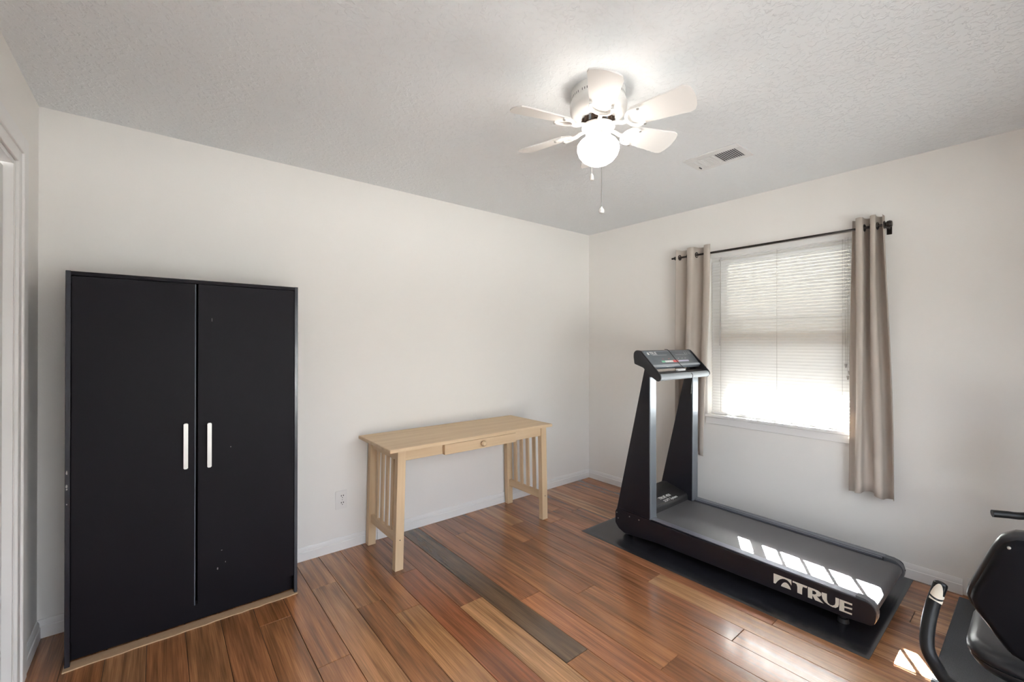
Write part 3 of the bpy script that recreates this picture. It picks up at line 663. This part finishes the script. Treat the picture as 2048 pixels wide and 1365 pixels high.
# console
CX0, CX1 = 2.500, 3.157
cap = [(1.735, 1.306), (1.752, 1.303), (1.765, 1.288), (1.767, 1.262), (1.760, 1.214), (1.690, 1.190), (1.655, 1.150), (1.586, 1.106), (1.574, 1.107), (1.563, 1.118), (1.560, 1.132), (1.566, 1.150), (1.712, 1.303)]
for x0, x1 in ((CX0, CX0+.016), (CX1-.016, CX1)): MB().prism(cap, 0, x0, x1, bev=.003, seg=2).build('console_end', plastic_bk, tm, smooth=40)
cs = MB().prism([(1.733, 1.3035), (1.758, 1.296), (1.760, 1.216), (1.690, 1.193), (1.640, 1.178), (1.628, 1.196), (1.712, 1.2995)], 0, CX0+.0165, CX1-.0165, bev=.002).build('console', console_m, tm, smooth=40)
n_s = Vector((0, -(1.2995-1.190), (1.712-1.626))).normalized()         # face normal (towards the runner)
e_s = Vector((0, 1.712-1.626, 1.2995-1.190)).normalized()               # up the face
o_s = Vector((CX0+.0165, 1.628, 1.196)) + n_s*.0012; FW = CX1-CX0-.033; FHt = math.hypot(1.712-1.628, 1.2995-1.196)
def face(u, v): return o_s + Vector((1, 0, 0))*(u*FW) + e_s*(v*FHt)
def panel(name, m_, u0, u1, v0, v1): return MB().poly([[(u0, v0), (u1, v0), (u1, v1), (u0, v1)]], face).build(name, m_, cs, smooth=0)
panel('printed_band', console_lt, 0, 1, .0, .12); panel('printed_band', console_lt, .02, .98, .93, .955)
panel('printed_line', print_ww, .14, .42, .700, .712); panel('printed_line', print_ww, .60, .86, .70, .712)
panel('button_strip', green_m, .235, .30, .24, .355); panel('button_strip', print_ww, .302, .46, .24, .355); panel('stop_button', red_m, .462, .568, .225, .37); panel('button_strip', lilac_m, .575, .80, .25, .345)
for u in (.335, .385, .435): panel('button_mark', red_m if u > .4 else green_m, u-.006, u+.006, .275, .32)
for u, m_ in ((.29, red_m), (.41, red_m), (.61, print_ww), (.69, print_ww), (.76, print_ww)): panel('button_mark', m_, u-.012, u+.012, .455, .475)
for k, u in enumerate((.82, .865, .91, .94)): panel('printed_line', print_ww, u, u+.004, .69, .90); panel('printed_line', print_ww, u-.014, u+.018, .78, .79)
X = Vector((1, 0, 0)); p = face(.175, .745)
text_part('TRUE', .033, print_ww, cs, Matrix(((X.x, e_s.x, n_s.x, p.x), (X.y, e_s.y, n_s.y, p.y), (X.z, e_s.z, n_s.z, p.z+.0004), (0, 0, 0, 1))), 'console_lettering')
MB().poly([[(.058, .74), (.092, .74), (.092, .89), (.058, .89)]], face).build('console_emblem', print_ww, cs, smooth=0)
tb = MB().tube([(CX0+.0155, 1.584, 1.130), (CX1-.0155, 1.584, 1.130)], .0225, 22).build('hand_bar', tube_m, tm)
MB().box(CX0+.0165, CX1-.0165, 1.600, 1.660, 1.139, 1.160, bev=.003).build('console_tray', plastic_bk, tm)
kc = face(.50, -.10); MB().box(kc.x-.045, kc.x+.05, 1.598, 1.622, 1.161, 1.176, bev=.004).build('safety_key', print_ww, tm)
lan = [face(.50, 1.05)+Vector((0, .02, .002)), face(.50, 1.0)+n_s*.004, face(.515, .6)+n_s*.004, face(.525, .25)+n_s*.005, face(.545, -.05)+n_s*.006]
lan += [Vector((lan[-1].x+.03, 1.590, 1.158)), Vector((lan[-1].x+.04, 1.5585, 1.135)), Vector((lan[-1].x+.04, 1.562, 1.09)), Vector((lan[-1].x+.030, 1.566, 1.00))]
MB().tube(spline(lan, 6), .0020, 6).build('safety_cord', cord_m, tm)
# side lettering traced on the side panel plane
def L(x, y): return pix(1540+x/10.5, 1130+y/10.5, 0, TX0-.0008)
letters = {
 'side_emblem': [[[(75, 180), (450, 325), (450, 440), (415, 385), (370, 335), (315, 306), (265, 298), (215, 308), (165, 342), (115, 400), (75, 384)]], [[(230, 450), (245, 415), (275, 385), (310, 374), (345, 382), (380, 412), (415, 465), (443, 533)]]],
 'letter_t': [[[(470, 338), (785, 458), (772, 497), (690, 466), (675, 520), (674, 632), (574, 590), (574, 470), (560, 415), (520, 385), (478, 376)]]],
 'letter_r': [[[(795, 465), (900, 502), (1000, 545), (1065, 590), (1081, 625), (1068, 658), (1030, 675), (985, 668), (1050, 740), (1128, 820), (948, 748), (915, 690), (889, 645), (887, 724), (795, 688)], [(890, 540), (940, 558), (972, 590), (970, 615), (940, 628), (890, 620)]]],
 'letter_u': [[[(1085, 580), (1195, 614), (1195, 740), (1215, 800), (1260, 845), (1315, 862), (1358, 848), (1374, 805), (1375, 690), (1452, 718), (1448, 840), (1430, 890), (1380, 911), (1310, 893), (1220, 842), (1150, 785), (1105, 722), (1086, 655)]]],
 'letter_e': [[[(1462, 724), (1726, 824), (1726, 862), (1560, 800), (1560, 872), (1726, 918), (1724, 956), (1560, 905), (1560, 968), (1722, 1028), (1720, 1062), (1452, 962)]]]}
for nm, shapes in letters.items():
    m_ = MB()
    for loops in shapes: m_.poly(loops, L)
    m_.build(nm, print_w, tm, smooth=0)
# power cord behind the deck
pc = spline([(3.17, 1.86, .04), (3.22, 1.80, .030), (3.26, 1.66, .035), (3.262, 1.55, .068), (3.26, 1.48, .078), (3.265, 1.40, .058), (3.28, 1.30, .0245), (3.285, 1.10, .0130), (3.28, .85, .0126)], 8)
tag(MB().tube(pc, .0040, 8).build('power_cord', cord_m), 'black power cord looping up behind the treadmill deck', 'cord')

# ================================================================== bike mat and recumbent bike
bm_o = MB().box(1.36, 3.314, -.50, .292, .0005, .0065, bev=.002).build('bike_mat', bmat_m, None, smooth=0)
tag(bm_o, 'grey speckled mat under the exercise bike', 'mat'); origin(bm_o, (2.3, -.1, 0))
BYC = -.055; fz = .0068
bk = thing('exercise_bike', 'black recumbent exercise bike at the right edge, seat back towards the room', 'exercise bike', (2.35, BYC, fz))
MB().tube([(1.55, BYC-.26, fz+.0305), (1.55, BYC+.26, fz+.0305)], .030, 16).build('rear_foot', bikeframe_m, bk)
MB().tube([(3.15, BYC-.26, fz+.0305), (3.15, BYC+.26, fz+.0305)], .030, 16).build('front_foot', bikeframe_m, bk)
MB().hexa([(1.53, BYC-.04, .055), (3.17, BYC-.04, .055), (3.17, BYC+.04, .055), (1.53, BYC+.04, .055)], [(1.53, BYC-.04, .125), (3.17, BYC-.04, .125), (3.17, BYC+.04, .125), (1.53, BYC+.04, .125)], .006).build('main_beam', bikeframe_m, bk)
MB().prism([(2.62, .126), (3.14, .126), (3.16, .30), (3.05, .47), (2.86, .52), (2.68, .42)], 1, BYC-.075, BYC+.075, bev=.012, seg=2).build('drive_housing', plastic_bk, bk)
for s in (-1, 1):
    y = BYC+s*.10
    cr_ = MB().tube([(2.86, BYC+s*.076, .33), (2.86, y, .33), (2.86+s*.15, y, .33-s*.03)], .010, 10).build('crank', bikeframe_m, bk)
    MB().box(2.86+s*.15-.05, 2.86+s*.15+.05, y+(.004 if s > 0 else -.094), y+(.094 if s > 0 else -.004), .318-s*.03, .342-s*.03, bev=.006).build('pedal', plastic_bk, cr_)
MB().tube(spline([(2.95, BYC, .49), (2.88, BYC, .70), (2.80, BYC, .88)], 5), .026, 12).build('console_post', bikeframe_m, bk)
MB().prism([(2.74, .86), (2.86, .88), (2.82, 1.07), (2.76, 1.06)], 1, BYC-.085, BYC+.085, bev=.012, seg=2).build('console', plastic_bk, bk)
h1 = pix(1984.5, 1027.5, 2, .64); h2 = pix(2048, 1033, 2, .645)
MB().tube(spline([h1, h1.lerp(h2, .5), h2, (2.84, BYC, .665), (h2.x, 2*BYC-h2.y, .645), (h1.x, 2*BYC-h1.y, .64)], 6), .0150, 12).build('front_handlebar', bikeframe_m, bk)
MB().hexa([(1.80, BYC-.035, .126), (2.06, BYC-.035, .126), (2.06, BYC+.035, .126), (1.80, BYC+.035, .126)], [(1.86, BYC-.035, .345), (2.12, BYC-.035, .345), (2.12, BYC+.035, .345), (1.86, BYC+.035, .345)], .004).build('seat_post', bikeframe_m, bk)
# seat cushion: rounded slab lofted from outlines
def loft(rings, name, m_, parent, smooth=60):
    b = bmesh.new(); R = [[b.verts.new(p) for p in r] for r in rings]; n = len(rings[0])
    for a, d in zip(R, R[1:]):
        for i in range(n): b.faces.new((a[i], a[(i+1) % n], d[(i+1) % n], d[i]))
    b.faces.new(R[0][::-1]); b.faces.new(R[-1]); bmesh.ops.recalc_face_normals(b, faces=b.faces[:]); m = MB(); m._merge(b); return m.build(name, m_, parent, smooth)
def rrect(hx, hy, r, n=7):
    o = []
    for sx, sy, a0 in ((1, 1, 0), (-1, 1, PI/2), (-1, -1, PI), (1, -1, 3*PI/2)):
        for k in range(n): a = a0+PI/2*k/(n-1); o.append((sx*(hx-r)+r*math.cos(a), sy*(hy-r)+r*math.sin(a)))
    return o
SXc, SHx, SHy = 2.145, .205, .218
def ringS(z, inset, tilt=.0):
    return [Vector((SXc+x*(SHx-inset)/SHx, BYC+y*(SHy-inset)/SHy, z+x*tilt)) for x, y in rrect(SHx, SHy, .10)]
loft([ringS(.350, .030), ringS(.352, .016), ringS(.372, .004), ringS(.3795, .004)], 'seat_base', plastic_bk, bk)
loft([ringS(.380, .006), ringS(.385, .0), ringS(.402, .0), ringS(.416, .010), ringS(.424, .030), ringS(.425, .08)], 'seat', seat_m, bk)
# backrest: six-cornered shield, reclined
bo = Vector((1.905, BYC, .440)); up_ = Vector((-.30, 0, 1)).normalized(); nb = Vector((up_.z, 0, -up_.x))    # nb points to the window
outl = [(-.075, .0), (.075, .0), (.125, .022), (.198, .150), (.205, .178), (.200, .205), (.150, .360), (.135, .392), (.110, .412), (.07, .420), (-.07, .420), (-.110, .412), (-.135, .392), (-.150, .360), (-.200, .205), (-.205, .178), (-.198, .150), (-.125, .022)]
def ringB(d, s):
    return [bo + Vector((0, 1, 0))*(y*s) + up_*(.21+(v-.21)*s) + nb*d for y, v in outl]
loft([ringB(-.012, .86), ringB(-.008, .93), ringB(.004, .955), ringB(.006, .955)], 'backrest_shell', mat('shell_plastic', (.006, .006, .008), .6, spec=.15), bk)
loft([ringB(.0065, .965), ringB(.012, .995), ringB(.030, 1.0), ringB(.050, .975), ringB(.060, .90), ringB(.062, .7)], 'backrest', seat_m, bk)
for y, v in ((.118, .385), (-.118, .385), (.05, .19), (-.05, .19)):
    p = bo + Vector((0, y, 0)) + up_*v - nb*.013
    MB().lathe([(0, -.002), (.0035, -.001), (.004, .004), (0, .004)], p, 12, axis=0).build('screw', screw_m, bk)
MB().tube(spline([(1.90, BYC, .30), (1.84, BYC, .36), (1.845, BYC, .50), (1.825, BYC, .62)], 5), .022, 12).build('back_post', bikeframe_m, bk)
# seat side handles
hpts = [pix(1905, 1372, 0, 1.90), pix(1872, 1332, 0, 1.935), pix(1855, 1295, 0, 1.955), pix(1856.5, 1250, 0, 1.98), pix(1866.5, 1208, 0, 2.005), pix(1881, 1170, 0, 2.03)]
for s in (1, -1):
    P = [Vector((1.95, BYC+.03, .315)), Vector((1.90, BYC+.13, .315))] + hpts
    if s < 0: P = [Vector((p.x, 2*BYC-p.y, p.z)) for p in P]
    cur = spline(P, 6); ho = MB().tube(cur, .0185, 16).build('seat_handle', bikeframe_m, bk)
    e = (cur[-1]-cur[-2]).normalized(); rr_ = [(.0185, 0), (.0165, .006), (.010, .010), (0.002, .011)]
    MB().tube([cur[-1]+e*h for r, h in rr_], .01, 16, rad=[r for r, h in rr_]).build('grip_end', bikeframe_m, ho)
    if s > 0:   # printed emblem on the grip, wrapped on the tube surface
        a0, a1 = cur[-9], cur[-2]; ax = (a1-a0).normalized()
        def wrap(u, v):     # u in -1..1 around the tube, v metres along it
            c = a0 + ax*v; toc = (Vector((0, 0, HC))-c); toc = (toc-ax*toc.dot(ax)).normalized(); sd = ax.cross(toc)
            return c + (toc*math.cos(u*1.15+.15)+sd*math.sin(u*1.15+.15))*.0200
        m_ = MB()
        def strip(lo, hi, n=10):
            m_.grid([[wrap(-.9+1.8*k/n, f(k/n)) for k in range(n+1)] for f in (lo, hi)])
        strip(lambda t: .050-.006*math.sin(PI*t), lambda t: .058+.034*math.sin(PI*min(1, t*1.25))**.8)
        strip(lambda t: .036-.004*t, lambda t: .044-.006*math.sin(PI*t))
        m_.build('grip_emblem', print_w, ho, smooth=40)
